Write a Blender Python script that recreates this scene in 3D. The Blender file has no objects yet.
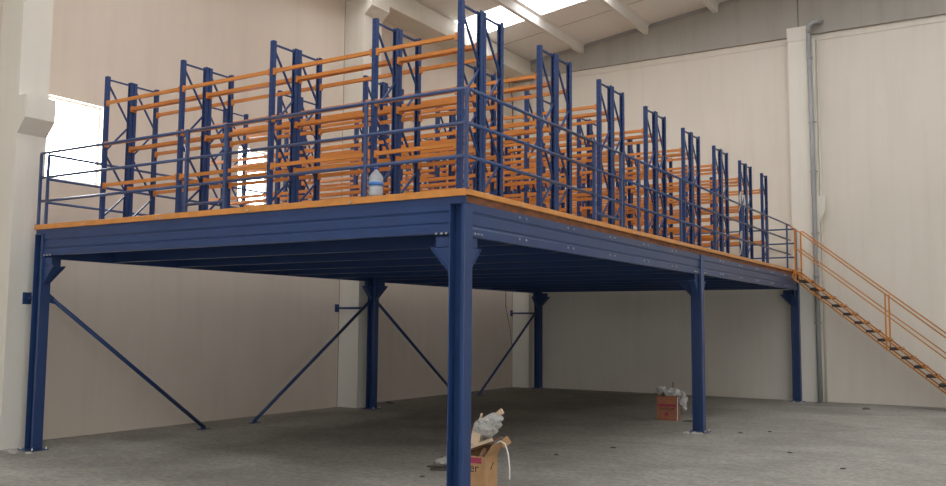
import bpy, math, random
from mathutils import Vector, Matrix, noise
random.seed(7)
sc = bpy.context.scene
COL = sc.collection
R = math.radians

# ------------------------------------------------------------------ materials
def lin(c):
    return tuple(((v/255)/12.92 if v/255 <= .04045 else ((v/255+.055)/1.055)**2.4) for v in c)

def mat(name, rgb, rough=.5, metal=0., spec=.5, var=.0, scale=6., bump=0., bscale=40., coat=0., stretch=None, rvar=0.):
    m = bpy.data.materials.new(name); m.use_nodes = True
    nt = m.node_tree; b = nt.nodes['Principled BSDF']
    c = lin(rgb)
    b.inputs['Roughness'].default_value = rough
    b.inputs['Metallic'].default_value = metal
    b.inputs['Specular IOR Level'].default_value = spec
    b.inputs['Coat Weight'].default_value = coat; b.inputs['Coat Roughness'].default_value = .14
    tc = nt.nodes.new('ShaderNodeTexCoord')
    src = tc.outputs['Object']
    if stretch:
        mp = nt.nodes.new('ShaderNodeMapping'); mp.inputs['Scale'].default_value = stretch
        nt.links.new(src, mp.inputs['Vector']); src = mp.outputs['Vector']
    n = nt.nodes.new('ShaderNodeTexNoise'); n.inputs['Scale'].default_value = scale
    n.inputs['Detail'].default_value = 6
    nt.links.new(src, n.inputs['Vector'])
    r = nt.nodes.new('ShaderNodeValToRGB')
    r.color_ramp.elements[0].position = .3; r.color_ramp.elements[1].position = .7
    r.color_ramp.elements[0].color = tuple(v*(1-var) for v in c)+(1,)
    r.color_ramp.elements[1].color = tuple(min(1, v*(1+var)) for v in c)+(1,)
    nt.links.new(n.outputs['Fac'], r.inputs['Fac'])
    nt.links.new(r.outputs['Color'], b.inputs['Base Color'])
    if rvar:
        mr = nt.nodes.new('ShaderNodeMapRange')
        mr.inputs['To Min'].default_value = rough-rvar; mr.inputs['To Max'].default_value = rough+rvar
        nt.links.new(n.outputs['Fac'], mr.inputs['Value']); nt.links.new(mr.outputs['Result'], b.inputs['Roughness'])
    if bump:
        n2 = nt.nodes.new('ShaderNodeTexNoise'); n2.inputs['Scale'].default_value = bscale; n2.inputs['Detail'].default_value = 4
        nt.links.new(tc.outputs['Object'], n2.inputs['Vector'])
        bp = nt.nodes.new('ShaderNodeBump'); bp.inputs['Strength'].default_value = bump; bp.inputs['Distance'].default_value = .02
        nt.links.new(n2.outputs['Fac'], bp.inputs['Height']); nt.links.new(bp.outputs['Normal'], b.inputs['Normal'])
    return m

def emis(name, rgb, s):
    m = bpy.data.materials.new(name); m.use_nodes = True
    nt = m.node_tree; b = nt.nodes['Principled BSDF']
    b.inputs['Base Color'].default_value = lin(rgb)+(1,)
    b.inputs['Emission Color'].default_value = lin(rgb)+(1,)
    b.inputs['Emission Strength'].default_value = s
    return m

M = {}
M['blue'] = mat('blue_paint', (40, 64, 108), .36, spec=.28, var=.08, scale=3, coat=.22, bump=.04, bscale=90, rvar=.06)
M['rackblue'] = mat('rack_blue_paint', (40, 64, 112), .42, spec=.3, var=.10, scale=5)
def post_mat():
    """rack blue with two rows of small punched slots up the front face (a real pattern of the post)"""
    m = mat('punched_post_blue', (40, 64, 112), .42, spec=.3, var=.10, scale=5)
    nt = m.node_tree; N = nt.nodes; L = nt.links; b = N['Principled BSDF']
    src = b.inputs['Base Color'].links[0].from_socket
    tc = N.new('ShaderNodeTexCoord'); sp = N.new('ShaderNodeSeparateXYZ'); L.new(tc.outputs['Object'], sp.inputs[0])
    def ma(op, a, b_=None, c=None):
        n = N.new('ShaderNodeMath'); n.operation = op
        for i, v in enumerate((a, b_, c)):
            if v is None: continue
            if isinstance(v, (int, float)): n.inputs[i].default_value = v
            else: L.new(v, n.inputs[i])
        return n.outputs[0]
    ax = ma('ABSOLUTE', sp.outputs['X'])
    dx = ma('LESS_THAN', ma('ABSOLUTE', ma('SUBTRACT', ax, .018)), .005)
    fz = ma('LESS_THAN', ma('FRACT', ma('MULTIPLY', sp.outputs['Z'], 13.3)), .38)
    k = ma('MULTIPLY', ma('MULTIPLY', dx, fz), .8)
    mx = N.new('ShaderNodeMixRGB'); L.new(k, mx.inputs['Fac']); L.new(src, mx.inputs['Color1']); mx.inputs['Color2'].default_value = (.008, .01, .02, 1)
    L.new(mx.outputs['Color'], b.inputs['Base Color'])
    return m
M['post'] = post_mat()
M['railblue'] = mat('rail_blue_paint', (52, 72, 114), .34, spec=.6, var=.08, scale=5)
M['orange'] = mat('orange_paint', (206, 130, 56), .40, spec=.5, var=.08, scale=4)
M['orange_stair'] = mat('stair_orange_paint', (200, 130, 52), .45, spec=.4, var=.08, scale=4)
M['orange_trim'] = mat('trim_orange_paint', (206, 138, 66), .34, spec=.6, var=.12, scale=7)
M['wood'] = mat('chipboard_edge', (118, 74, 46), .8, var=.45, scale=5, stretch=(1, 1, 3), bump=.2)
M['deck'] = mat('chipboard_top', (170, 132, 88), .45, var=.15, scale=9)
M['zinc'] = mat('zinc_bolt', (205, 208, 212), .35, metal=.9, var=.05)
M['slot'] = mat('post_slot_shadowed_hole', (16, 20, 34), .8)
M['tread'] = mat('dark_grating', (58, 52, 48), .7, var=.3, scale=30)
M['card'] = mat('cardboard', (176, 138, 98), .85, var=.10, scale=8, bump=.05)
M['card2'] = mat('cardboard_red_brown', (158, 104, 76), .85, var=.12, scale=9, bump=.05)
M['magenta'] = mat('magenta_ink', (158, 56, 84), .8, var=.1)
M['ink'] = mat('black_ink', (36, 28, 26), .8)
M['timber'] = mat('pale_timber', (208, 184, 156), .8, var=.15, scale=12, stretch=(1, 6, 6))
M['timber_dark'] = mat('brown_timber', (128, 100, 78), .85, var=.2, scale=12)
M['mortar'] = mat('mortar', (176, 172, 162), .95, var=.15, scale=20, bump=.4)
M['chip'] = mat('dark_rubble', (84, 74, 66), .9, var=.3, scale=20)
M['pipe'] = mat('grey_pvc', (150, 152, 152), .45, var=.05)
M['black'] = mat('black_rubber', (60, 56, 52), .6)
M['strapw'] = mat('white_strap', (228, 226, 218), .5)
M['label_blue'] = mat('bottle_label_blue', (60, 120, 190), .5)
M['cap_blue'] = mat('cap_blue', (46, 80, 176), .4)
M['frame'] = mat('window_frame_white', (222, 222, 218), .5)

def plastic(name, rgb, alpha_w):
    m = mat(name, rgb, .25, spec=.6, var=.05, bump=.3, bscale=30)
    b = m.node_tree.nodes['Principled BSDF']; b.inputs['Transmission Weight'].default_value = alpha_w
    b.inputs['IOR'].default_value = 1.3
    return m
M['wrap'] = plastic('clear_film', (236, 238, 238), .35)
M['bottle'] = plastic('clear_bottle', (226, 230, 234), .5)

def wall_mat(name, rgb, var=.025, dirt=.035):
    """Painted precast panel: fine grain, faint broad mottling, a few vertical drips."""
    m = bpy.data.materials.new(name); m.use_nodes = True
    nt = m.node_tree; N = nt.nodes; L = nt.links; b = N['Principled BSDF']
    c = lin(rgb)
    b.inputs['Roughness'].default_value = .78; b.inputs['Specular IOR Level'].default_value = .25
    tc = N.new('ShaderNodeTexCoord')
    a = N.new('ShaderNodeTexNoise'); a.inputs['Scale'].default_value = .45; a.inputs['Detail'].default_value = 8
    L.new(tc.outputs['Object'], a.inputs['Vector'])
    mp = N.new('ShaderNodeMapping'); mp.inputs['Scale'].default_value = (3, 3, .22)
    L.new(tc.outputs['Object'], mp.inputs['Vector'])
    d = N.new('ShaderNodeTexNoise'); d.inputs['Scale'].default_value = 1.6; d.inputs['Detail'].default_value = 5
    L.new(mp.outputs['Vector'], d.inputs['Vector'])
    r1 = N.new('ShaderNodeValToRGB')
    r1.color_ramp.elements[0].position = .3; r1.color_ramp.elements[1].position = .72
    r1.color_ramp.elements[0].color = tuple(v*(1-var*2) for v in c)+(1,)
    r1.color_ramp.elements[1].color = tuple(min(1, v*(1+var)) for v in c)+(1,)
    L.new(a.outputs['Fac'], r1.inputs['Fac'])
    r2 = N.new('ShaderNodeValToRGB')
    r2.color_ramp.elements[0].position = .30; r2.color_ramp.elements[1].position = .52
    r2.color_ramp.elements[0].color = (1-dirt, 1-dirt*1.1, 1-dirt*1.25, 1); r2.color_ramp.elements[1].color = (1, 1, 1, 1)
    L.new(d.outputs['Fac'], r2.inputs['Fac'])
    mx = N.new('ShaderNodeMixRGB'); mx.blend_type = 'MULTIPLY'; mx.inputs['Fac'].default_value = 1
    L.new(r1.outputs['Color'], mx.inputs['Color1']); L.new(r2.outputs['Color'], mx.inputs['Color2'])
    L.new(mx.outputs['Color'], b.inputs['Base Color'])
    g = N.new('ShaderNodeTexNoise'); g.inputs['Scale'].default_value = 55; g.inputs['Detail'].default_value = 3
    L.new(tc.outputs['Object'], g.inputs['Vector'])
    bp = N.new('ShaderNodeBump'); bp.inputs['Strength'].default_value = .10; bp.inputs['Distance'].default_value = .01
    L.new(g.outputs['Fac'], bp.inputs['Height']); L.new(bp.outputs['Normal'], b.inputs['Normal'])
    return m
M['wall'] = wall_mat('cream_wall', (216, 204, 190))
M['wall_end'] = wall_mat('end_wall', (216, 210, 198))
M['pil'] = wall_mat('pilaster_paint', (222, 218, 207), .02, .04)
M['concrete'] = wall_mat('raw_concrete', (166, 163, 155), .05, .08)
M['ceil'] = wall_mat('roof_panel', (232, 230, 226), .02, .03)
M['purlin'] = wall_mat('purlin_concrete', (222, 219, 213), .03, .05)

def floor_mat():
    m = bpy.data.materials.new('dusty_concrete'); m.use_nodes = True
    nt = m.node_tree; N = nt.nodes; L = nt.links; b = N['Principled BSDF']
    tc = N.new('ShaderNodeTexCoord')
    def nz(s, det, sc3=(1, 1, 1), dist=0.):
        mp = N.new('ShaderNodeMapping'); mp.inputs['Scale'].default_value = sc3; mp.inputs['Rotation'].default_value = (0, 0, .5)
        L.new(tc.outputs['Object'], mp.inputs['Vector'])
        n = N.new('ShaderNodeTexNoise'); n.inputs['Scale'].default_value = s; n.inputs['Detail'].default_value = det
        n.inputs['Distortion'].default_value = dist
        L.new(mp.outputs['Vector'], n.inputs['Vector']); return n
    a = nz(.55, 9, dist=.6); bb = nz(2.6, 10, (.7, 1.5, 1), 1.6); cc = nz(14, 8, (1, 1, 1), .8)
    r = N.new('ShaderNodeValToRGB'); e = r.color_ramp.elements
    e[0].position = .28; e[0].color = lin((134, 133, 126))+(1,)
    e[1].position = .72; e[1].color = lin((168, 167, 160))+(1,)
    L.new(a.outputs['Fac'], r.inputs['Fac'])
    r2 = N.new('ShaderNodeValToRGB'); e = r2.color_ramp.elements
    e[0].position = .30; e[0].color = (.74, .735, .72, 1); e[1].position = .55; e[1].color = (1, 1, 1, 1)
    L.new(bb.outputs['Fac'], r2.inputs['Fac'])
    m1 = N.new('ShaderNodeMixRGB'); m1.blend_type = 'MULTIPLY'; m1.inputs['Fac'].default_value = .6
    L.new(r.outputs['Color'], m1.inputs['Color1']); L.new(r2.outputs['Color'], m1.inputs['Color2'])
    r3 = N.new('ShaderNodeValToRGB'); e = r3.color_ramp.elements
    e[0].position = .38; e[0].color = (.82, .81, .80, 1); e[1].position = .60; e[1].color = (1.08, 1.08, 1.07, 1)
    L.new(cc.outputs['Fac'], r3.inputs['Fac'])
    m2 = N.new('ShaderNodeMixRGB'); m2.blend_type = 'MULTIPLY'; m2.inputs['Fac'].default_value = 1
    L.new(m1.outputs['Color'], m2.inputs['Color1']); L.new(r3.outputs['Color'], m2.inputs['Color2'])
    L.new(m2.outputs['Color'], b.inputs['Base Color'])
    b.inputs['Roughness'].default_value = .72; b.inputs['Specular IOR Level'].default_value = .3
    bp = N.new('ShaderNodeBump'); bp.inputs['Strength'].default_value = .15; bp.inputs['Distance'].default_value = .01
    L.new(bb.outputs['Fac'], bp.inputs['Height']); L.new(bp.outputs['Normal'], b.inputs['Normal'])
    return m
M['floor'] = floor_mat()
M['skylight'] = emis('daylight_panel', (250, 251, 255), 8.8)
M['pane'] = emis('bright_window', (250, 252, 255), 22.0)

# ------------------------------------------------------------------ mesh tools
class MB:
    def __init__(s): s.v = []; s.f = []
    def add(s, vs, fs):
        o = len(s.v); s.v += [tuple(v) for v in vs]; s.f += [tuple(o+i for i in f) for f in fs]; return s
    def box(s, x0, y0, z0, x1, y1, z1):
        v = [(x, y, z) for z in (z0, z1) for y in (y0, y1) for x in (x0, x1)]
        return s.add(v, [(0, 2, 3, 1), (4, 5, 7, 6), (0, 1, 5, 4), (2, 6, 7, 3), (0, 4, 6, 2), (1, 3, 7, 5)])
    def bbox(s, x0, y0, z0, x1, y1, z1, c=.004):
        """box with chamfered vertical+horizontal edges (a 24-vertex bevelled box)"""
        X, Y, Z = (x0, x1), (y0, y1), (z0, z1); vs = []; idx = {}
        for i in (0, 1):
            for j in (0, 1):
                for k in (0, 1):
                    sx, sy, sz = (1, -1)[i], (1, -1)[j], (1, -1)[k]
                    for a in range(3):
                        p = [X[i]+sx*c, Y[j]+sy*c, Z[k]+sz*c]; p[a] = (X[i], Y[j], Z[k])[a]
                        idx[(i, j, k, a)] = len(vs); vs.append(tuple(p))
        g = lambda i, j, k, a: idx[(i, j, k, a)]
        F = []
        for t in (0, 1):
            q = [g(t, 0, 0, 0), g(t, 1, 0, 0), g(t, 1, 1, 0), g(t, 0, 1, 0)]; F.append(q if t else q[::-1])
            q = [g(0, t, 0, 1), g(0, t, 1, 1), g(1, t, 1, 1), g(1, t, 0, 1)]; F.append(q if t else q[::-1])
            q = [g(0, 0, t, 2), g(1, 0, t, 2), g(1, 1, t, 2), g(0, 1, t, 2)]; F.append(q if t else q[::-1])
        for i in (0, 1):
            for j in (0, 1):
                q = [g(i, j, 0, 0), g(i, j, 1, 0), g(i, j, 1, 1), g(i, j, 0, 1)]; F.append(q if i == j else q[::-1])
                q = [g(i, 0, j, 0), g(i, 0, j, 2), g(i, 1, j, 2), g(i, 1, j, 0)]; F.append(q if i == j else q[::-1])
                q = [g(0, i, j, 1), g(1, i, j, 1), g(1, i, j, 2), g(0, i, j, 2)]; F.append(q if i == j else q[::-1])
                for k in (0, 1):
                    q = [g(i, j, k, 0), g(i, j, k, 1), g(i, j, k, 2)]; F.append(q if (i+j+k) % 2 else q[::-1])
        return s.add(vs, F)
    def prism(s, poly, a0, a1, axis='y'):
        """extrude 2-D outline along an axis: axis y -> poly is (x,z); x -> (y,z); z -> (x,y)"""
        n = len(poly)
        def P(p, a):
            return {'y': (p[0], a, p[1]), 'x': (a, p[0], p[1]), 'z': (p[0], p[1], a)}[axis]
        v = [P(p, a0) for p in poly]+[P(p, a1) for p in poly]
        f = [tuple(range(n))[::-1], tuple(range(n, 2*n))]+[(i, (i+1) % n, n+(i+1) % n, n+i) for i in range(n)]
        return s.add(v, f)
    def beam(s, a, b, w, h, up=(0, 0, 1)):
        a = Vector(a); b = Vector(b); d = (b-a).normalized(); up = Vector(up)
        if abs(d.dot(up)) > .99: up = Vector((0, 1, 0))
        r = d.cross(up).normalized(); u = r.cross(d)
        v = [p+r*i*w/2+u*j*h/2 for p in (a, b) for j in (-1, 1) for i in (-1, 1)]
        return s.add(v, [(0, 2, 3, 1), (4, 5, 7, 6), (0, 1, 5, 4), (2, 6, 7, 3), (0, 4, 6, 2), (1, 3, 7, 5)])
    def tube(s, pts, r, n=10, cap=True):
        pts = [Vector(p) for p in pts]; rings = []
        ref = None
        for i, p in enumerate(pts):
            d = (pts[min(i+1, len(pts)-1)]-pts[max(i-1, 0)]).normalized()
            if ref is None:
                ref = Vector((0, 0, 1)) if abs(d.z) < .9 else Vector((1, 0, 0))
            u = d.cross(ref).normalized(); w = u.cross(d); ref = w
            rr = r[i] if isinstance(r, (list, tuple)) else r
            rings.append([p+(u*math.cos(t)+w*math.sin(t))*rr for t in [2*math.pi*k/n for k in range(n)]])
        v = [q for g in rings for q in g]
        f = [(i*n+k, i*n+(k+1) % n, (i+1)*n+(k+1) % n, (i+1)*n+k) for i in range(len(pts)-1) for k in range(n)]
        if cap: f += [tuple(range(n))[::-1], tuple(range((len(pts)-1)*n, len(pts)*n))]
        return s.add(v, f)
    def lathe(s, prof, n=20, c=(0, 0, 0)):
        v = [(c[0]+r*math.cos(2*math.pi*k/n), c[1]+r*math.sin(2*math.pi*k/n), c[2]+z) for r, z in prof for k in range(n)]
        m = len(prof)
        f = [(i*n+k, i*n+(k+1) % n, (i+1)*n+(k+1) % n, (i+1)*n+k) for i in range(m-1) for k in range(n)]
        f += [tuple(range(n))[::-1], tuple(range((m-1)*n, m*n))]
        return s.add(v, f)
    def build(s, name, m, parent=None, smooth=False, loc=None):
        """link as one mesh object; vertices are in world space, or local to the thing when loc/parent says so"""
        me = bpy.data.meshes.new(name)
        off = Vector((0, 0, 0))
        if parent is not None:
            q = parent
            while q: off += q.location; q = q.parent
        elif loc is not None: off = Vector(loc)
        me.from_pydata([tuple(Vector(v)-off) for v in s.v], [], s.f)
        me.materials.append(M[m] if isinstance(m, str) else m)
        me.update()
        import bmesh
        bm = bmesh.new(); bm.from_mesh(me); bmesh.ops.recalc_face_normals(bm, faces=bm.faces); bm.to_mesh(me); bm.free()
        if smooth:
            for p in me.polygons: p.use_smooth = True
        o = bpy.data.objects.new(name, me); COL.objects.link(o)
        if parent is not None: o.parent = parent
        elif loc is not None: o.location = loc
        return o

def tag(o, label, cat, group=None, kind=None):
    o['label'] = label; o['category'] = cat
    if group: o['group'] = group
    if kind: o['kind'] = kind
    return o
def thing(name, label, cat, loc, group=None):
    o = bpy.data.objects.new(name, None); COL.objects.link(o); o.location = loc
    o.empty_display_size = .2
    return tag(o, label, cat, group)
def struct(name, mb, m, parent=None):
    o = mb.build(name, m, parent)
    if parent is None: o['kind'] = 'structure'
    return o
def copy_tree(o, parent=None):
    c = o.copy(); COL.objects.link(c); c.parent = parent
    for ch in list(o.children): copy_tree(ch, c)
    return c

# ------------------------------------------------------------------ dimensions (metres; origin = floor under the near corner of the deck)
W, L2, L3, H = 7.66, 8.03, 16.06, 3.34
XW, YE = -8.48, 16.45            # inner faces of left wall and end wall
XR, YF = 15.0, -22.0             # far right wall, wall behind the camera
SX, SY = .20, .16
ZB = 9.6                         # underside of gable beam
def zr(x): return 10.06+.127*(x-XW)   # roof soffit

# ------------------------------------------------------------------ setting
struct('floor', MB().box(XW-.5, YF-6, -.3, XR+.3, YE+.4, 0), 'floor')
# left wall with two real window openings
wins = [(.62, 1.66, 4.22, 5.60), (4.80, 5.68, 4.30, 5.46)]
mb = MB(); T = .30
ys = [YF, wins[0][0], wins[0][1], wins[1][0], wins[1][1], YE+.4]
for i in range(0, 6, 2): mb.box(XW-T, ys[i], 0, XW, ys[i+1], 11)
for y0, y1, z0, z1 in wins:
    mb.box(XW-T, y0, 0, XW, y1, z0); mb.box(XW-T, y0, z1, XW, y1, 11)
struct('wall_left', mb, 'wall')
for i, (y0, y1, z0, z1) in enumerate(wins):
    fr = MB(); t = .04
    for a in (y0, y1-t): fr.box(XW-.16, a, z0, XW-.10, a+t, z1)
    for a in (z0, z1-t): fr.box(XW-.16, y0+t, a, XW-.10, y1-t, a+t)
    w = struct('window_%d' % (i+1), fr, 'frame')
    g = MB().box(XW-.145, y0+t, z0+t, XW-.125, y1-t, z1-t).build('window_pane', 'pane', w)
struct('wall_end', MB().box(XW, YE, 0, XR+.3, YE+.4, ZB), 'wall_end')
EY0, EY1, EZ = -13.0, -5.5, 5.2      # opening added in the unseen right wall to light the left wall
struct('wall_right', MB().box(XR, YF, 0, XR+.3, EY0, 14).box(XR, EY1, 0, XR+.3, YE, 14).box(XR, EY0, EZ, XR+.3, EY1, 14), 'wall')
# wall behind the camera; its large unseen door opening is sized to admit daylight
DX0, DX1, DZ = 1.0, 8.0, 4.6
struct('wall_front', MB().box(XW, YF-.3, 0, DX0, YF, 14).box(DX1, YF-.3, 0, XR, YF, 14).box(DX0, YF-.3, DZ, DX1, YF, 14), 'wall')
# gable beam above the end wall, two lengths with an open joint
JX = .10
for i, (a, b) in enumerate(((XW, JX-.012), (JX+.012, XR))):
    struct('trim_%d' % (i+1), MB().prism([(a, ZB), (b, ZB), (b, zr(b)+.02), (a, zr(a)+.02)], YE-.10, YE+.4), 'concrete')
struct('trim_3', MB().box(XW, YE-.018, ZB-.17, XR, YE, ZB-.002), 'wall_end')
# pale metal flashing between gable beam and roof
M['flash'] = mat('grey_flashing', (150, 150, 148), .5, var=.05)
struct('trim_4', MB().prism([(XW, zr(XW)-.10), (XR, zr(XR)-.10), (XR, zr(XR)), (XW, zr(XW))], YE-.13, YE-.102), 'flash')
# pilasters of the left wall with corbels, and capitals carrying the gutter beam
def pilaster(n, y0, y1, xf, corb=True):
    mb = MB().box(XW, y0, 0, xf, y1, 9.62)
    if corb: mb.prism([(xf, 4.74), (xf+.20, 4.97), (xf+.20, 5.32), (xf, 5.32)], y0, y1)
    mb.prism([(xf, 9.10), (xf+.22, 9.30), (xf+.22, 9.50), (xf, 9.50)], y0, y1)
    struct('trim_%d' % n, mb, 'pil')
PX0 = -7.92
pilaster(5, -.22, .27, PX0)
pilaster(6, 8.04, 8.72, PX0)
struct('trim_7', MB().box(XW, 16.2, 0, PX0, YE, 9.42), 'pil')
# gutter beam along the left wall
struct('trim_8', MB().prism([(XW, 9.50), (PX0+.14, 9.50), (PX0+.14, 9.70), (PX0-.02, 9.74), (PX0-.02, zr(PX0)-.05), (XW, zr(XW)-.05)], YF, YE-.13), 'pil')
# end wall pilaster with capital and corbel
mb = MB().box(-.15, 16.22, 0, .52, YE, ZB-.17)
mb.box(-.17, 16.20, 9.43, .40, YE-.1, 9.80)
mb.prism([(.52, 4.58), (.67, 4.86), (.67, 5.27), (.40, 5.27), (.40, 4.58)], 16.215, 16.42)
struct('trim_9', mb, 'pil')
# end wall: concealed small upstand at the far right pilaster
struct('trim_10', MB().box(8.1, 16.22, 0, 8.75, YE, ZB-.17), 'pil')

# roof: thick panels with daylight strips that run across the purlins
strips = [(-15.6, -14.3), (-10.2, -8.9), (-4.7, -3.4), (.9, 2.2), (6.4, 7.7), (12.05, 13.38)]
bays_x = [XW, -6.2, -4.15, -2.1, -.05, 2.0, 4.05, 6.1, 8.15, 10.2, 12.25, XR]
def slab(y0, y1, x0=XW, x1=XR, t=.12, dz=0.):
    return [(x0, zr(x0)+dz), (x1, zr(x1)+dz), (x1, zr(x1)+t+dz), (x0, zr(x0)+t+dz)], y0, y1
mb = MB(); prev = YF-.3
for a, b in strips+[(YE+.4, None)]:
    p, y0, y1 = slab(prev, a); mb.prism(p, y0, y1); prev = b
# solid end bay next to the wall and the gutter
struct('ceiling', mb, 'ceil')
k = 3
for a, b in strips:
    p, y0, y1 = slab(a, b, t=.02)
    struct('window_%d' % k, MB().prism(p, a, b), 'skylight'); k += 1
# purlins (T-shaped concrete joists) down the length of the roof
n = 11
for x in bays_x[1:-1]:
    z = zr(x)
    struct('trim_%d' % n, MB().prism([(x-.06, z-.26), (x+.06, z-.26), (x+.085, z-.03), (x+.16, z+.02), (x-.16, z-.02), (x-.085, z-.03)], YF, YE-.10), 'purlin'); n += 1
# thin cover strips at the panel joints of the roof
for y in (4.0, 9.7, 14.5):
    struct('trim_%d' % n, MB().prism([(XW+.6, zr(XW+.6)-.004), (XR, zr(XR)-.004), (XR, zr(XR)+.001), (XW+.6, zr(XW+.6)+.001)], y, y+.03), 'flash'); n += 1
# vertical joints between the precast panels of the left wall
M['joint'] = mat('panel_joint', (150, 136, 118), .9)
for y in (-8.3, 8.02, 16.17):
    struct('trim_%d' % n, MB().box(XW, y-.012, 0, XW+.004, y+.006, 9.5), 'joint'); n += 1

# ------------------------------------------------------------------ mezzanine columns
def make_column(x, y, label, haunches, first=False):
    """H section: flanges face +x and -x; (x, y) is the -x,-y corner."""
    t = thing('steel_column', label, 'column', (x+SX/2, y+SY/2, 0), 'columns under the mezzanine')
    mb = MB(); top = 3.198
    f = .022
    mb.bbox(x, y, .016, x+.010, y+SY, top, .002); mb.bbox(x+SX-f, y, .016, x+SX, y+SY, top, .003)
    mb.box(x+.010, y+SY-.045, .016, x+SX-f, y+SY-.030, top)     # web
    a = x+SX-f-.022                                             # folded lip behind the near flange
    mb.box(a, y, .016, a+.022, y+.012, top)
    mb.box(x, y, top-.012, x+SX, y+SY, top)
    mb.build('column_shaft', 'blue', t)
    MB().bbox(x-.07, y-.06, 0, x+SX+.07, y+SY+.06, .016, .003).build('base_plate', 'blue', t)
    for dx in (-.045, SX+.045):
        for dy in (-.03, SY+.03):
            bx, by = x+dx, y+dy
            MB().lathe([(.016, .016), (.016, .03), (.009, .031), (.009, .052)], 6, (bx, by, 0)).build('anchor_bolt', 'zinc', t)
    cy = y+SY/2; cx = x+SX/2
    for d in haunches:
        def P(u): # distance from column face
            return {'-x': x-u, '+x': x+SX+u, '-y': y-u, '+y': y+SY+u}[d]
        ax = 'y' if d[1] == 'x' else 'x'
        c = cy if ax == 'y' else cx
        wd = .055
        mb = MB()
        mb.prism([(P(0), 2.84), (P(.19), 2.84), (P(.19), 2.73), (P(.255), 2.73), (P(.255), 2.715), (P(0), 2.46)], c-.008, c+.008, ax)
        # sloping flange, top cap and closing plates
        mb.prism([(P(.26), 2.735), (P(.26), 2.715), (P(0), 2.44), (P(0), 2.465)], c-wd, c+wd, ax)
        mb.prism([(P(0), 2.73), (P(.19), 2.73), (P(.19), 2.84), (P(0), 2.84)], c-wd+.012, c+wd-.012, ax)
        mb.prism([(P(0), 2.47), (P(.245), 2.722), (P(0), 2.722)], c-wd+.01, c-wd+.02, ax)
        mb.prism([(P(0), 2.47), (P(.245), 2.722), (P(0), 2.722)], c+wd-.02, c+wd-.01, ax)
        mb.build('haunch_bracket', 'blue', t)
    return t
cols = [
 (-SX, 0, 'nearest blue steel column, at the front corner of the mezzanine', ('-x', '+y')),
 (-SX, L2, 'blue steel column halfway along the right side of the mezzanine', ('-x', '-y', '+y')),
 (-SX, L3, 'blue steel column under the mezzanine where the orange stair starts', ('-x', '-y')),
 (-W, 0, 'blue steel column at the far left of the picture beside the bright window', ('+x', '+y')),
 (-W, L2, 'blue steel column halfway along the left wall, braced on both sides', ('+x', '-y', '+y')),
 (-W, L3, 'most distant blue steel column, in the back left corner under the mezzanine', ('+x', '-y')),
]
for c in cols: make_column(*c)

# mortar crumbs at the column feet
def lump(name, x, y, r, h, m, label, cat, group, seed, stretch=1., kind=None):
    mb = MB(); rnd = random.Random(seed); n = 9
    a0 = rnd.random()*6; prof = [(1, 0), (.93, .45), (.6, .85), (0.12, 1)]
    vs = []; fs = []
    rad = [r*rnd.uniform(.7, 1.15) for _ in range(n)]
    for s, hh in prof:
        for k_ in range(n):
            t = a0+2*math.pi*k_/n
            u, v = math.cos(t)*rad[k_]*s*stretch, math.sin(t)*rad[k_]*s
            vs.append((x+u*math.cos(a0)-v*math.sin(a0), y+u*math.sin(a0)+v*math.cos(a0), h*hh*rnd.uniform(.85, 1.1) if hh else 0))
    for i in range(3):
        for k_ in range(n): fs.append((i*n+k_, i*n+(k_+1) % n, (i+1)*n+(k_+1) % n, (i+1)*n+k_))
    fs.append(tuple(range(n))[::-1]); fs.append(tuple(range(3*n, 4*n)))
    mb.add(vs, fs)
    return tag(mb.build(name, m, loc=(x, y, 0)), label, cat, group, kind)
i = 0
for cx, cy, lab, cnt in [(-W+.1, 0, 'pale mortar lump at the foot of the far left blue column', 7), (-.1, L2, 'pale mortar lump at the foot of the middle right blue column', 5), (-.1, L3, 'pale mortar lump at the foot of the column below the stair head', 3)]:
    for k_ in range(cnt):
        i += 1
        lump('mortar_lump', cx+random.uniform(-.26, .30), cy-.16-random.uniform(0, .12), random.uniform(.03, .06), random.uniform(.02, .045), 'mortar', lab, 'mortar', 'mortar lumps at '+lab.split(' at ')[1], i)

# ------------------------------------------------------------------ mezzanine deck
deck = thing('mezzanine_deck', 'blue steel mezzanine platform with an orange edge strip on six columns', 'mezzanine', (-W/2, L3/2, 0))
ZT, ZBM = 3.20, 2.872     # edge beam top and underside
def sigma_beam(mb, a, b, axis, face, out, zlow=None):
    """folded edge beam: three raised bands with two pressed grooves. axis: run direction; face: coordinate of outer face; out: +1/-1"""
    f = face; o = -out
    z0, z1 = (zlow or ZBM), ZT
    h = z1-z0
    prof = [(0, 0), (0, .24), (.016, .30), (.016, .34), (.006, .37), (.006, .63), (.014, .66), (.014, .70), (0, .76), (0, 1)]
    pts = [(f+o*d, z0+h*t) for d, t in prof]
    pts += [(f+o*.075, z1), (f+o*.075, z1-.012), (f+o*.05, z1-.012), (f+o*.05, z0+.012), (f+o*.075, z0+.012), (f+o*.075, z0)]
    mb.prism(pts, a, b, axis)
fy = .018
m_ = MB(); sigma_beam(m_, -W+SX, -SX, 'x', fy, -1); m_.build('edge_beam', 'blue', deck)
for y0, y1 in ((SY, L2), (L2+SY, L3)):
    m_ = MB(); sigma_beam(m_, y0, y1, 'y', -.02, 1, 2.838); m_.build('edge_beam', 'blue', deck)
    m_ = MB(); sigma_beam(m_, y0, y1, 'y', -W+.02, -1, 2.838); m_.build('edge_beam', 'blue', deck)
m_ = MB(); sigma_beam(m_, -W+SX, -SX, 'x', L3+SY-.018, 1); m_.build('edge_beam', 'blue', deck)
m_ = MB(); sigma_beam(m_, -W+SX, -SX, 'x', L2+.03, -1); m_.build('cross_beam', 'blue', deck)
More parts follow.
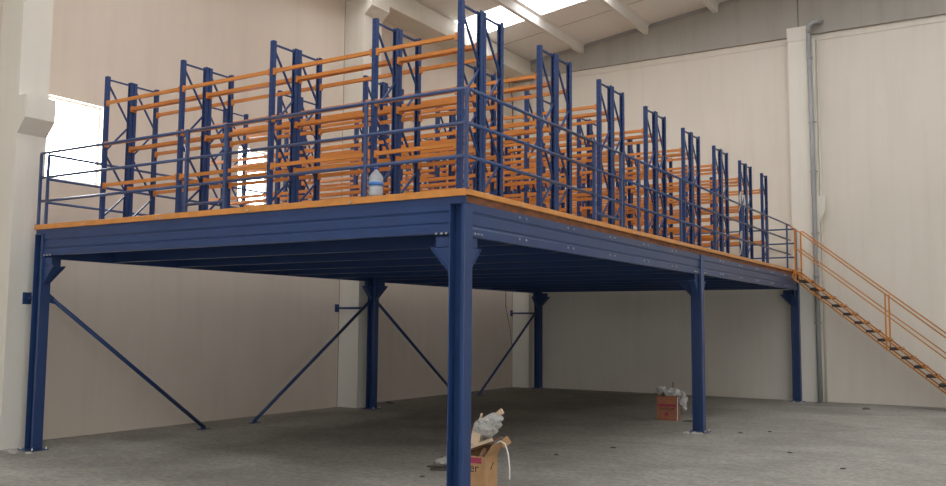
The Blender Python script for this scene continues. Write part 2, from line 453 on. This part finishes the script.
jy = [1.30, 2.60, 3.98, 5.30, 6.62, 9.36, 10.70, 12.04, 13.38, 14.72]
for y in jy:
    # C-section joist, open to the back, lipped
    z0, z1, w, t = 2.850, 3.20, .07, .006
    pts = [(y, z0), (y+w, z0), (y+w, z0+.02), (y+w-t, z0+.02), (y+w-t, z0+t), (y+t, z0+t), (y+t, z1-t), (y+w-t, z1-t), (y+w-t, z1-.02), (y+w, z1-.02), (y+w, z1), (y, z1)]
    MB().prism(pts, -W+.10, -.10, 'x').build('joist', 'blue', deck)
MB().box(-W+.02, .032, ZT, -.02, L3+SY-.012, H-.062).build('deck_board', 'wood', deck)
MB().box(-W+.012, .012, H-.062, -.012, L3+SY-.012, H-.006).build('deck_surface', 'deck', deck)
# orange edge angles
def edge_angle(x0, y0, x1, y1, drop): 
    return MB().bbox(min(x0, x1), min(y0, y1), H-drop, max(x0, x1), max(y0, y1), H, .003)
edge_angle(-W-.02, -.012, .012, .012, .075).build('edge_trim', 'orange_trim', deck)
edge_angle(-.012, .012, .012, L3+SY-.012, .062).build('edge_trim', 'orange_trim', deck)
edge_angle(-W-.02, .012, -W+.012, L3+SY-.012, .062).build('edge_trim', 'orange_trim', deck)
edge_angle(-W-.02, L3+SY-.012, .012, L3+SY+.012, .062).build('edge_trim', 'orange_trim', deck)
# visible lower trim lip: front edge blue closing strip under the orange angle
MB().box(-W+.0, .014, ZT, -.0, .031, H-.063).build('closing_strip', 'blue', deck)
# bolts
def bolt(x, y, z, axis):
    mb = MB(); r = .014
    c = [(r*math.cos(a), r*math.sin(a)) for a in [k_*math.pi/3 for k_ in range(6)]]
    if axis == 'x': mb.prism([(y+u, z+v) for u, v in c], x, x+.016, 'x')
    else: mb.prism([(x+u, z+v) for u, v in c], y-.016, y, 'y')
    return mb
for y in jy[:]:
    for dy in (-.085, .085):
        for z in (3.155, 2.90):
            bolt(-.02, y+dy, z, 'x').build('bolt', 'zinc', deck)
for y in (.22, .29, .36): bolt(-.02, y, 2.872, 'x').build('bolt', 'zinc', deck)
for y in (L2-.30, L2-.2, L2+.24, L2+.32): bolt(-.02, y, 2.872, 'x').build('bolt', 'zinc', deck)
for x in (-.24, -.30, -.37, -W+.24, -W+.31, -W+.38): bolt(x, fy, 2.872, 'y').build('bolt', 'zinc', deck)
for x in (-6.5, -4.9, -4.82, -3.2, -1.55): bolt(x, -.012, H-.05, 'y').build('bolt', 'zinc', deck)
for y in (1.2, 3.0, 4.9, 6.9): bolt(.012, y, H-.045, 'x').build('bolt', 'zinc', deck)

# ------------------------------------------------------------------ diagonal braces and wall ties
def brace(x, ytop, ztop, ybot, label, dirn):
    t = thing('diagonal_brace', label, 'brace', (x, ybot, 0), 'diagonal braces of the left column row')
    a = Vector((x, ytop, ztop)); b = Vector((x, ybot, .045))
    MB().tube([a, b], .034, 12).build('brace_tube', 'blue', t, smooth=True)
    mb = MB().prism([(ybot-.10, 0), (ybot+.10, 0), (ybot+.10, .012), (ybot-.10, .012)], x-.06, x+.06, 'x')
    mb.prism([(ybot-.06, .012), (ybot+.06, .012), (ybot+.03, .07), (ybot-.03, .07)], x-.006, x+.006, 'x')
    mb.build('foot_plate', 'blue', t)
    s = 1 if ybot > ytop else -1
    MB().prism([(ytop-s*.10, ztop-.04), (ytop-s*.10, ztop+.12), (ytop+s*.02, ztop+.03), (ytop+s*.05, ztop-.07)], x-.006, x+.006, 'x').build('top_plate', 'blue', t)
    return t
bx = -W+.10
brace(bx, .28, 2.22, 3.30, 'blue diagonal brace running down right from the far left column', 1)
brace(bx, L2-.12, 2.34, 4.55, 'blue diagonal brace sloping down to the left from the middle left column', -1)
brace(bx, L2+SY+.12, 2.34, 11.65, 'blue diagonal brace sloping down to the right from the middle left column', 1)
brace(bx, L3-.12, 2.24, 12.75, 'blue diagonal brace sloping down left from the most distant column', -1)
def tie(xa, xb, y, label):
    t = thing('wall_tie', label, 'tie bar', (xa, y, 2.24), 'ties from columns to left wall')
    MB().tube([(xa+.012, y, 2.24), (xb, y, 2.24)], .026, 10).build('tie_tube', 'blue', t, smooth=True)
    MB().bbox(xa, y-.07, 2.15, xa+.012, y+.07, 2.33, .002).build('wall_plate', 'blue', t)
    return t
tie(PX0, -W-.002, .08, 'short blue tie bar between the far left column and wall')
tie(XW, -W-.002, 7.94, 'blue tie bar from the middle left column to the wall')
tie(XW, -W-.002, L3+.06, 'blue tie bar from the most distant column to the wall')

# ------------------------------------------------------------------ guard rails
RZ = (H+1.09, H+.715, H+.355)
def rail_seg(mb, a, b, z, r=.02): mb.tube([a+(z,), b+(z,)], r, 10)
def guard(label, runs, posts, loc, zs=RZ):
    t = thing('guard_rail', label, 'guard rail', loc, 'guard rails around the mezzanine edge')
    for p in posts:
        mb = MB().bbox(p[0]-.019, p[1]-.019, H+.006, p[0]+.019, p[1]+.019, H+1.09, .003)
        mb.build('rail_post', 'railblue', t)
        MB().bbox(p[0]-.035, p[1]-.03, H-.0, p[0]+.035, p[1]+.03, H+.008, .002).build('post_foot', 'railblue', t)
    for a, b in runs:
        for z in zs:
            m_ = MB(); rail_seg(m_, a, b, z); m_.build('rail', 'railblue', t, smooth=True)
    return t
IN = .02
guard('blue three-bar guard rail along the front edge left of the gated section', [((-W+.03, IN), (-4.405, IN))], [(-W+.03, IN)], (-6, IN, H))
guard('blue three-bar guard rail along the front edge behind the water bottle', [((-3.625, IN), (.0, IN))], [(-1.37, IN), (.0, IN)], (-2, IN, H))
guard('blue three-bar guard rail along the right edge from the near corner to its gated section', [((.0, IN+.03), (.0, 3.305))], [], (-.03, 1.6, H))
guard('blue three-bar guard rail along the right edge from its gated section to the stair', [((.0, 4.315), (.0, 15.24))], [(.0, y) for y in (4.98, 6.94, 8.95, 10.95, 12.95, 14.92)], (-.03, 10, H))
guard('blue three-bar guard rail along the left edge beside the wall with windows', [((-W+.03, .14), (-W+.03, L3+.04))], [(-W+.03, y) for y in (.14, 2.7, 5.4, 8.1, 10.8, 13.5)], (-W+.03, 8, H))
guard('blue three-bar guard rail along the back edge against the end wall', [((-W+.03, L3+.12), (-.06, L3+.12))], [(x, L3+.12) for x in (-W+.03, -5.8, -4.35, -2.9, -1.45, -.06)], (-4, L3+.12, H))
def gate(a, b, label):
    t = thing('safety_gate', label, 'gate', ((a[0]+b[0])/2, (a[1]+b[1])/2, H), 'gated sections of the guard rail')
    zt, zb = RZ[0], H+.10
    for p in (a, b):
        MB().bbox(p[0]-.022, p[1]-.022, H+.002, p[0]+.022, p[1]+.022, zt+.02, .003).build('gate_post', 'railblue', t)
        MB().lathe([(.03, zt-.32-H), (.03, zt-.22-H)], 8, (p[0], p[1], H)).build('hinge', 'railblue', t)
    d = (Vector(b)-Vector(a)).normalized()*.022
    a2 = (a[0]+d.x, a[1]+d.y); b2 = (b[0]-d.x, b[1]-d.y)
    for z in (zt, RZ[1], RZ[2], zb):
        m_ = MB(); rail_seg(m_, a2, b2, z, .018); m_.build('gate_bar', 'railblue', t, smooth=True)
    return t
gate((-4.38, .02), (-3.65, .02), 'blue framed gate section in the front guard rail beside the small bright window')
gate((.0, 3.33), (.0, 4.29), 'blue framed gate section in the right-hand guard rail')

# ------------------------------------------------------------------ pallet racks
XS = [-6.43, -4.785, -3.085, -1.43, -.225]     # upright positions
FD = .46                                      # frame depth, outside to outside
FH = 2.17
PW, PD = .06, .055                             # post width (x) and depth (y)
BZ = (.54, 1.15, 1.765)
BH, BD = .044, .036
def make_rack():
    """one single-sided run; local origin at front-left foot, z=0 on the deck"""
    root = bpy.data.objects.new('pallet_rack', None); COL.objects.link(root)
    pm = MB()                                  # C-section post, open to the inside of the frame
    def post_mesh(y0, s):
        mb = MB(); t = .006
        # face toward -y or +y carries the slots; s=+1 front post (open to +y)
        ya, yb = (y0, y0+PD) if s > 0 else (y0+PD, y0)
        q = 1 if s > 0 else -1
        pts = [(-PW/2, ya), (PW/2, ya), (PW/2, yb), (PW/2-.018, yb), (PW/2-.018, yb-q*t), (PW/2-t, yb-q*t), (PW/2-t, ya+q*t), (-PW/2+t, ya+q*t), (-PW/2+t, yb-q*t), (-PW/2+.018, yb-q*t), (-PW/2+.018, yb), (-PW/2, yb)]
        mb.prism(pts, .006, FH, 'z')
        return mb
    pf = post_mesh(0, 1); pb = post_mesh(FD-PD, -1)
    def to_obj(mb, name, m, parent, smooth=False):
        return mb.build(name, m, parent, smooth)
    for ix, x in enumerate(XS):
        if ix == 0:
            fr = MB()
            # lattice: top bar and zig-zag diagonals in the plane of the frame
            y0, y1 = .03, FD-.03
            def br(ya, za, yb, zb): fr.beam((0, ya, za), (0, yb, zb), .022, .022, up=(1, 0, 0))
            br(y0, FH-.045, y1, FH-.045)
            br(y0, FH-.09, y1, FH-.66); br(y1, FH-.68, y0, FH-1.12)
            br(y0, FH-1.15, y1, FH-1.70); br(y1, FH-1.72, y0, .07); br(y0, .045, y1, .045)
            f0 = fr.build('upright_frame', 'rackblue', root)
            a = pf.build('upright_post', 'post', f0); b = pb.build('upright_post', 'post', f0)
            fp = MB().box(-.05, -.01, 0, .05, PD+.01, .006).box(-.05, FD-PD-.01, 0, .05, FD+.01, .006).build('foot_plate', 'rackblue', f0)
            f0.location = (x, 0, 0)
        else:
            f = copy_tree(f0, root); f.location = (x, 0, 0)
    for ib in range(4):
        xa, xb = XS[ib]+PW/2, XS[ib+1]-PW/2
        for z in BZ:
            for yc in (PD/2-.012, FD-PD/2+.002):
                mb = MB()
                # stepped box beam with hooked end plates
                h, d = BH, BD
                mb.prism([(yc-d/2, z-h/2), (yc+d/2, z-h/2), (yc+d/2, z+h/2-.012), (yc+d/2-.012, z+h/2-.012), (yc+d/2-.012, z+h/2), (yc-d/2, z+h/2)], xa, xb, 'x')
                for x0 in (xa+.0005, xb-.0305):
                    mb.bbox(x0, yc-d/2-.004, z-h/2-.028, x0+.03, yc+d/2+.004, z+h/2+.016, .002)
                mb.build('beam', 'orange', root)
    return root
rack0 = make_rack()
ordn = ['first', 'second', 'third', 'fourth', 'fifth', 'sixth', 'seventh']
for k_ in range(15):
    pair, half = divmod(k_, 2)
    r_ = rack0 if k_ == 0 else copy_tree(rack0)
    r_.location = (0, .215+1.888*pair+half*(FD+.012), H)
    if k_ == 14: lab = 'empty blue and orange pallet rack standing single, the last one before the end wall'
    else: lab = 'pallet rack forming the %s half of the %s double row from the near edge' % (('front', 'back')[half], ordn[pair])
    tag(r_, lab, 'pallet rack', 'pallet racks on the mezzanine')

# ------------------------------------------------------------------ stair
st = thing('staircase', 'orange steel staircase with twin tube handrails descending right from the mezzanine', 'staircase', (4.0, 15.65, 0))
SL = .815
def sz(x, top): return top-SL*x
YN, YFR = 15.32, 16.0
xe = 3.95
for y in (YN, YFR):
    q = 0. if y == YN else .035
    top = [(.0, y, 3.25)] ; 
    # stringer: closed loop of two chords with rounded ends
    pts = [(.03, y, 3.27), (.14, y, sz(.14, 3.34)), (xe, y, sz(xe, 3.34)+.0)]
    MB().tube([(.02, y, 3.30), (.10, y, 3.27), (xe-.02, y, sz(xe, 3.35)+.02)], .019, 8).build('stringer_chord', 'orange_stair', st, smooth=True)
    xb0 = xe-.28
    MB().tube([(.10, y, 3.27), (.03, y, 3.20), (.03, y, 3.14), (.08, y, 3.07), (xb0, y, sz(xb0, 3.13))], .019, 8).build('stringer_chord', 'orange_stair', st, smooth=True)
    # handrail and mid rail
    MB().tube([(.10, y, 4.33), (.16, y, 4.30+q), (xe, y, sz(xe, 4.43)+q*2)], .016, 8).build('handrail', 'orange_stair', st, smooth=True)
    MB().tube([(.10, y, 3.86+q), (xe, y, sz(xe, 3.94)+q*2.2)], .014, 8).build('mid_rail', 'orange_stair', st, smooth=True)
    for x in (.10, 2.13, 3.90):
        zt = sz(x, 4.43) if x > .2 else 4.34
        MB().bbox(x-.018, y-.018, max(.0, sz(x, 3.10)), x+.018, y+.018, zt, .002).build('stair_post', 'orange_stair', st)
nst = 16; rise = 3.28/nst
for i in range(1, nst):
    z = 3.28-rise*i; x = (3.24-z)/SL
    tr = MB().box(x-.03, YN+.02, z-.07, x+.20, YFR-.02, z-.006).build('tread', 'tread', st)
    MB().bbox(x+.20, YN+.02, z-.045, x+.225, YFR-.02, z-.002, .002).build('tread_nosing', 'orange_stair', tr)
# upper link of the near handrail to the guard rail
MB().tube([(.0, YN-.05, RZ[0]), (.10, YN, 4.33)], .018, 8).build('handrail', 'orange_stair', st, smooth=True)
for z in (3.36,):
    MB().tube([(.10, YN, z), (.10, YFR, z)], .015, 8).build('top_crossbar', 'orange_stair', st, smooth=True)

# ------------------------------------------------------------------ rain water pipe
pp = thing('drain_pipe', 'grey rainwater pipe down the end wall pilaster with an elbow at the top', 'pipe', (.43, 16.13, 0))
px, py = .43, 16.13
MB().tube([(px+.03, py, 0), (px+.01, py, 3), (px, py, 6), (px-.03, py, 9.55)], .062, 16).build('pipe_shaft', 'pipe', pp, smooth=True)
el = [(px-.03, py, 9.55), (px-.03, py, 9.70)]+[(px-.03+.12*(1-math.cos(a)), py+.02*math.sin(a), 9.70+.14*math.sin(a)) for a in [math.pi/2*i/6 for i in range(1, 7)]]+[(px+.18, py+.06, 9.86), (px+.24, py+.15, 9.88), (px+.26, YE-.10, 9.89)]
MB().tube(el, .060, 16).build('elbow', 'pipe', pp, smooth=True)
for z in (2.0, 4.3, 5.9, 7.2):
    MB().lathe([(.064, -.02), (.072, -.018), (.072, .018), (.064, .02)], 16, (px+.02 if z < 5 else px-.005, py, z)).box(px-.10, py+.05, z-.012, px+.10, 16.218, z+.012).build('pipe_clip', 'pipe', pp)
for z in (3.2, 8.9):
    MB().lathe([(.063, -.05), (.072, -.045), (.072, .045), (.063, .05)], 16, (px+.01 if z < 5 else px-.022, py, z)).build('pipe_collar', 'pipe', pp, smooth=True)
# thin white conduit right of the pipe
tag(MB().tube([(.555, 16.40, .0), (.555, 16.40, 9.4)], .022, 8).build('conduit', 'pil', smooth=True), 'thin cream conduit on the end wall just right of the grey rainwater pipe', 'conduit')

# cable hanging on the left wall by the back corner
tag(MB().tube([(XW+.02, 15.0, 9.47), (XW+.03, 15.25, 9.62), (XW+.02, 15.55, 9.62), (XW+.02, 15.85, 9.40), (XW+.02, 16.08, 8.95), (XW+.02, 16.12, 8.2), (XW+.02, 16.12, 6.2)], .012, 6).build('cable', 'black', smooth=True), 'thin dark cable drooping down the left wall near the back corner', 'cable')
tag(MB().tube([(XW+.02, 15.72, 3.3), (XW+.02, 15.74, 2.4), (XW+.02, 16.0, 1.8), (XW+.02, 16.12, 1.2)], .007, 6).build('cable', 'black', smooth=True), 'thin dark wire on the left wall beside the most distant tie bar', 'cable')

# ------------------------------------------------------------------ water bottle
bt = thing('water_bottle', 'large clear plastic water bottle with a blue cap on the deck edge', 'bottle', (-1.29, .12, H))
r0 = .085
MB().lathe([(.045, .0), (.068, .004), (r0, .02), (r0, .06), (r0-.005, .07), (r0, .08), (r0, .10), (r0-.005, .11), (r0, .12), (r0, .19), (r0-.005, .20), (r0, .21), (r0-.003, .24), (.055, .28), (.03, .305), (.022, .315), (.022, .33)], 24, (-1.29, .12, H)).build('bottle_body', 'bottle', bt, smooth=True)
MB().lathe([(.026, .326), (.026, .352), (.022, .357)], 18, (-1.29, .12, H)).build('bottle_cap', 'cap_blue', bt, smooth=True)
MB().lathe([(r0+.001, .130), (r0+.001, .175)], 24, (-1.29, .12, H)).build('bottle_label', 'label_blue', bt, smooth=True)

# ------------------------------------------------------------------ cartons
def text_mesh(s, size, m, parent, mw, name='printed_text'):
    cu = bpy.data.curves.new('t', 'FONT'); cu.body = s; cu.size = size; cu.extrude = .0006; cu.align_x = 'CENTER'; cu.align_y = 'CENTER'
    o = bpy.data.objects.new('t', cu); COL.objects.link(o)
    dg = bpy.context.evaluated_depsgraph_get(); me = bpy.data.meshes.new_from_object(o.evaluated_get(dg))
    bpy.data.objects.remove(o); me.materials.clear(); me.materials.append(M[m]); me.transform(mw)
    q = bpy.data.objects.new(name, me); COL.objects.link(q); q.parent = parent
    return q
def carton(loc, rz, w, d, h, m, label, writing, flaps):
    t = thing('cardboard_box', label, 'box', loc)
    t.rotation_euler = (0, 0, rz)
    def P(mb, name, mm):
        me = mb.build(name, mm); me.parent = t; return me
    mb = MB(); k_ = .006
    mb.box(-w/2, -d/2, 0, w/2, d/2, k_)
    mb.box(-w/2, -d/2, k_, w/2, -d/2+k_, h); mb.box(-w/2, d/2-k_, k_, w/2, d/2, h)
    mb.box(-w/2, -d/2+k_, k_, -w/2+k_, d/2-k_, h); mb.box(w/2-k_, -d/2+k_, k_, w/2, d/2-k_, h)
    P(mb, 'carton_body', m)
    for side, ang, ln in flaps:
        # hinged at the rim, opened outwards by ang from vertical
        s, c = math.sin(ang)*ln, math.cos(ang)*ln
        f = MB()
        if side == '+x': f.prism([(w/2, h), (w/2+s, h+c), (w/2+s-.005, h+c+.003), (w/2-.006, h)], -d/2, d/2, 'y')
        if side == '-x': f.prism([(-w/2, h), (-w/2-s, h+c), (-w/2-s+.005, h+c+.003), (-w/2+.006, h)], -d/2, d/2, 'y')
        if side == '-y': f.prism([(-d/2, h), (-d/2-s, h+c), (-d/2-s+.005, h+c+.003), (-d/2+.006, h)], -w/2, w/2, 'x')
        if side == '+y': f.prism([(d/2, h), (d/2+s, h+c), (d/2+s-.005, h+c+.003), (d/2-.006, h)], -w/2, w/2, 'x')
        P(f, 'flap', m)
    return t
# near carton (behind the nearest column)
b1 = carton((-.43, .95, 0), R(0), .42, .28, .42, 'card', 'open brown cardboard box of wood scraps behind the nearest blue column', None, [('+x', R(35), .17), ('+y', R(10), .10)])
def on_box(t, mb, name, m):
    o = mb.build(name, m); o.parent = t; return o
on_box(b1, MB().box(-.205, -.1415, .34, .165, -.1401, .405), 'printed_stripe', 'magenta')
text_mesh('er', .14, 'ink', b1, Matrix.Translation((.07, -.1408, .285)) @ Matrix.Rotation(R(90), 4, 'X'))
on_box(b1, MB().prism([(-.02, .27), (.0, .262), (.035, .315), (.05, .325), (.055, .345), (.03, .335), (.01, .30)], .2101, .2112, 'x'), 'printed_mark', 'ink')
# far carton
b2 = carton((-1.275, 9.80, 0), R(0), .41, .20, .485, 'card2', 'red-brown cardboard box of crumpled film standing left of the middle right column', None, [('-x', R(60), .08), ('+y', R(10), .08)])
on_box(b2, MB().box(-.19, -.1015, .275, .195, -.1001, .325), 'printed_stripe', 'magenta')
text_mesh('CALIPSUM', .075, 'ink', b2, Matrix.Translation((-.01, -.1008, .225)) @ Matrix.Rotation(R(90), 4, 'X'))
on_box(b2, MB().box(-.04, -.1012, .09, .03, -.1001, .16), 'printed_mark', 'magenta')

def crumple(name, pts, seed, amp, m, label, cat, group=None, sub=3, freq=9.):
    """crumpled film: a skin over several balls merged as one displaced blob chain"""
    import bmesh
    bm = bmesh.new()
    for (c, r, s3) in pts:
        mt = Matrix.Translation(c) @ Matrix.Diagonal((s3[0], s3[1], s3[2], 1))
        bmesh.ops.create_icosphere(bm, subdivisions=sub, radius=r, matrix=mt)
    for v in bm.verts:
        p = v.co*freq+Vector((seed, seed*2, 0))
        d = noise.noise_vector(p); e = noise.noise_vector(p*2.7)
        v.co += d*amp+e*amp*.5
    me = bpy.data.meshes.new(name); bm.to_mesh(me); bm.free()
    base = Vector(pts[0][0]); me.transform(Matrix.Translation(-base)); me.materials.append(M[m])
    o = bpy.data.objects.new(name, me); COL.objects.link(o); o.location = base
    return tag(o, label, cat, group)
M['film'] = mat('crumpled_white_film', (182, 181, 176), .4, spec=.5, var=.08, scale=20, bump=.5, bscale=60)
crumple('plastic_wrap', [((-.33, 1.0, .72), .13, (1.1, .6, .75)), ((-.24, 1.0, .80), .11, (1.2, .6, .8)), ((-.17, 1.0, .83), .06, (1.5, .6, .7)), ((-.43, 1.0, .62), .09, (.9, .6, 1.1))], 3.1, .05, 'film', 'crumpled white plastic film on top of the wood scraps in the near box', 'plastic wrap')
crumple('plastic_wrap', [((-1.42, 9.80, .58), .12, (1.0, .8, .8)), ((-1.26, 9.80, .56), .13, (1.2, .8, .6)), ((-1.08, 9.78, .55), .11, (1.1, .8, .7)), ((-.965, 9.76, .44), .10, (.8, .7, 1.3)), ((-.93, 9.76, .30), .07, (.7, .6, 1.6))], 8.4, .055, 'film', 'crumpled clear film spilling over the side of the far cardboard box', 'plastic wrap')
def plank(a, b, w, h, m, label, group='scraps of wood in the near box', up=(0, 0, 1), name='wood_scrap'):
    mid = (Vector(a)+Vector(b))/2
    return tag(MB().beam(a, b, w, h, up).build(name, m, loc=mid), label, 'wood scrap', group)
plank((-.62, .90, .44), (-.20, .92, .60), .07, .035, 'timber', 'pale wooden batten leaning across the top of the near box')
plank((-.60, .98, .40), (-.22, 1.04, .55), .09, .02, 'timber_dark', 'brown board lying under the pale batten in the near box')
plank((-.58, 1.03, .48), (-.12, 1.02, .62), .06, .02, 'timber_dark', 'thin brown slat behind the pale batten in the near box')
plank((-.43, .93, .53), (-.40, .95, .69), .11, .02, 'timber', 'short pale wooden block standing up beside the crumpled film', up=(0, 1, 0))
plank((-.44, 1.0, .60), (-.39, 1.02, .88), .022, .015, 'timber', 'thin pale stick poking up beside the white film', up=(0, 1, 0))
plank((-.58, 1.05, .45), (-.45, 1.06, .78), .09, .012, 'card', 'tan cardboard sheet standing at the left of the near box', name='cardboard_sheet', up=(0, 1, 0))
plank((-.22, 1.06, .86), (-.13, 1.05, .92), .06, .02, 'timber', 'small pale wood piece sticking out above the white film', up=(0, 1, 0))
plank((-.31, .87, .40), (-.27, .90, .50), .10, .04, 'timber_dark', 'round-edged grey-brown offcut at the near rim of the box')
plank((-.13, 1.03, .535), (-.035, 1.04, .61), .09, .006, 'card', 'torn tan cardboard piece at the right rim of the near box', name='cardboard_sheet', up=(0, 1, 0))
plank((-1.20, 9.86, .45), (-1.19, 9.86, .76), .02, .02, 'timber_dark', 'dark upright stick standing in the far cardboard box', 'stick in far box')
tag(MB().tube([(-.20, 1.0, .54), (-.13, 1.0, .585), (-.06, .99, .56), (-.015, .98, .45), (.01, .97, .30), (.015, .96, .17)], .008, 6).build('packing_strap', 'strapw', smooth=True), 'white plastic strap curving out over the right side of the near box', 'strap')
tag(MB().tube([(-1.06, 9.75, .47), (-1.045, 9.68, .36), (-1.04, 9.67, .18), (-1.05, 9.67, .01)], .009, 6).build('packing_strap', 'strapw', smooth=True), 'pale strap hanging down the right corner of the far cardboard box', 'strap')

# debris left of the nearest column
plank((-1.86, 2.06, .012), (-1.62, 2.16, .02), .05, .015, 'chip', 'flat dark stick on the floor left of the nearest column', 'sticks left of nearest column', name='wood_stick')
plank((-1.70, 1.90, .012), (-1.42, 2.02, .02), .07, .018, 'chip', 'broader dark wood splinter on the floor left of nearest column', 'sticks left of nearest column', name='wood_stick')
plank((-1.90, 2.28, .02), (-1.80, 2.34, .12), .05, .02, 'timber_dark', 'small reddish wood piece leaning on the white plastic left of the column', 'sticks left of nearest column', name='wood_stick')
crumple('plastic_sheet', [((-1.70, 2.25, .06), .12, (1.3, .9, .45)), ((-1.52, 2.28, .09), .12, (1, .9, .7))], 5.5, .04, 'film', 'crumpled whitish plastic lying on floor left of the nearest column', 'plastic wrap')
specks = [(-1.485, 1.40, 'on the floor left of the nearest column'), (1.69, 14.9, 'on the floor below the middle of the staircase'), (1.87, 6.3, 'on the open floor right of the middle right column'), (2.82, 5.13, 'nearest the right of the picture on the open floor'),
          (-.955, 4.07, 'on the floor right of the near cardboard box'), (-.56, 5.26, 'on the floor midway between the two cardboard boxes'), (-8.1, 9.5, 'at the wall foot right of the middle left column'), (-.78, 9.75, 'on the floor between far box and middle right column'), (.55, 8.4, 'on the floor just right of the middle right column'), (.95, 8.9, 'on the floor a step right of the middle right column')]
for i, (x, y, w) in enumerate(specks):
    big = i in (1, 6, 7)
    lump('rubble_chip', x, y, .09 if big else .032, .03 if big else .018, 'chip', 'small dark rubble chip '+w, 'rubble', 'rubble chips on the floor', 50+i, 2.2 if big else 1.4)
# white torn film strips tied to a rack upright by the right edge
def strip(pts, w, label):
    mb = MB(); vs = []; 
    for i, p in enumerate(pts):
        ww = w*(.6+.4*math.sin(i*1.9))
        vs += [(p[0]-ww/2, p[1], p[2]), (p[0]+ww/2, p[1]+.01, p[2]), (p[0]+ww/2, p[1]+.016, p[2]), (p[0]-ww/2, p[1]+.006, p[2])]
    n_ = len(pts); fs = [(0, 1, 2, 3), tuple(4*(n_-1)+i for i in (3, 2, 1, 0))]
    for i in range(n_-1):
        for k_ in range(4): fs.append((4*i+k_, 4*i+(k_+1) % 4, 4*i+4+(k_+1) % 4, 4*i+4+k_))
    mb.add(vs, fs); return tag(mb.build('film_strip', 'film', loc=pts[0]), label, 'plastic strip', 'white film strips on the racks')
yy = .215+1.888*6-.0165
strip([(-.20, yy, H+1.48), (-.22, yy, H+1.35), (-.21, yy, H+1.2), (-.25, yy, H+1.06)], .05, 'white torn film strip hanging high on a rack upright near the stair')
strip([(-.13, yy, H+1.40), (-.12, yy, H+1.22), (-.14, yy, H+1.05), (-.12, yy, H+.95)], .04, 'second white film strip hanging beside the first near the stair')
strip([(-.20, yy, H+.62), (-.22, yy, H+.45), (-.20, yy, H+.30), (-.24, yy, H+.10)], .06, 'white film strip near the deck at the foot of a rack upright')

# ------------------------------------------------------------------ light, world, camera
wd = bpy.data.worlds.new('World'); sc.world = wd; wd.use_nodes = True
bg = wd.node_tree.nodes['Background']; bg.inputs['Color'].default_value = (.86, .92, 1.0, 1); bg.inputs['Strength'].default_value = 9.5

cam = bpy.data.cameras.new('camera'); co = bpy.data.objects.new('camera', cam); COL.objects.link(co)
f_px, yaw, pitch, roll = 897.9083, .554746, .0898231, .00804
cam.sensor_fit = 'HORIZONTAL'; cam.sensor_width = 36; cam.lens = f_px*36/946; cam.clip_start = .05; cam.clip_end = 200
fw = Vector((-math.sin(yaw)*math.cos(pitch), math.cos(yaw)*math.cos(pitch), math.sin(pitch)))
r = Vector((math.cos(yaw), math.sin(yaw), 0)); u = r.cross(fw)
r2 = math.cos(roll)*r+math.sin(roll)*u; u2 = -math.sin(roll)*r+math.cos(roll)*u
mw = Matrix((r2, u2, -fw)).transposed().to_4x4(); mw.translation = (5.04628, -7.97671, 1.90637)
co.matrix_world = mw
sc.camera = co
sc.view_settings.view_transform = 'Standard'; sc.view_settings.look = 'None'; sc.view_settings.gamma = 1
sc.view_settings.exposure = -.62
sc.view_settings.use_curve_mapping = False
sc.cycles.use_denoising = True
sc.cycles.max_bounces = 10; sc.cycles.diffuse_bounces = 6
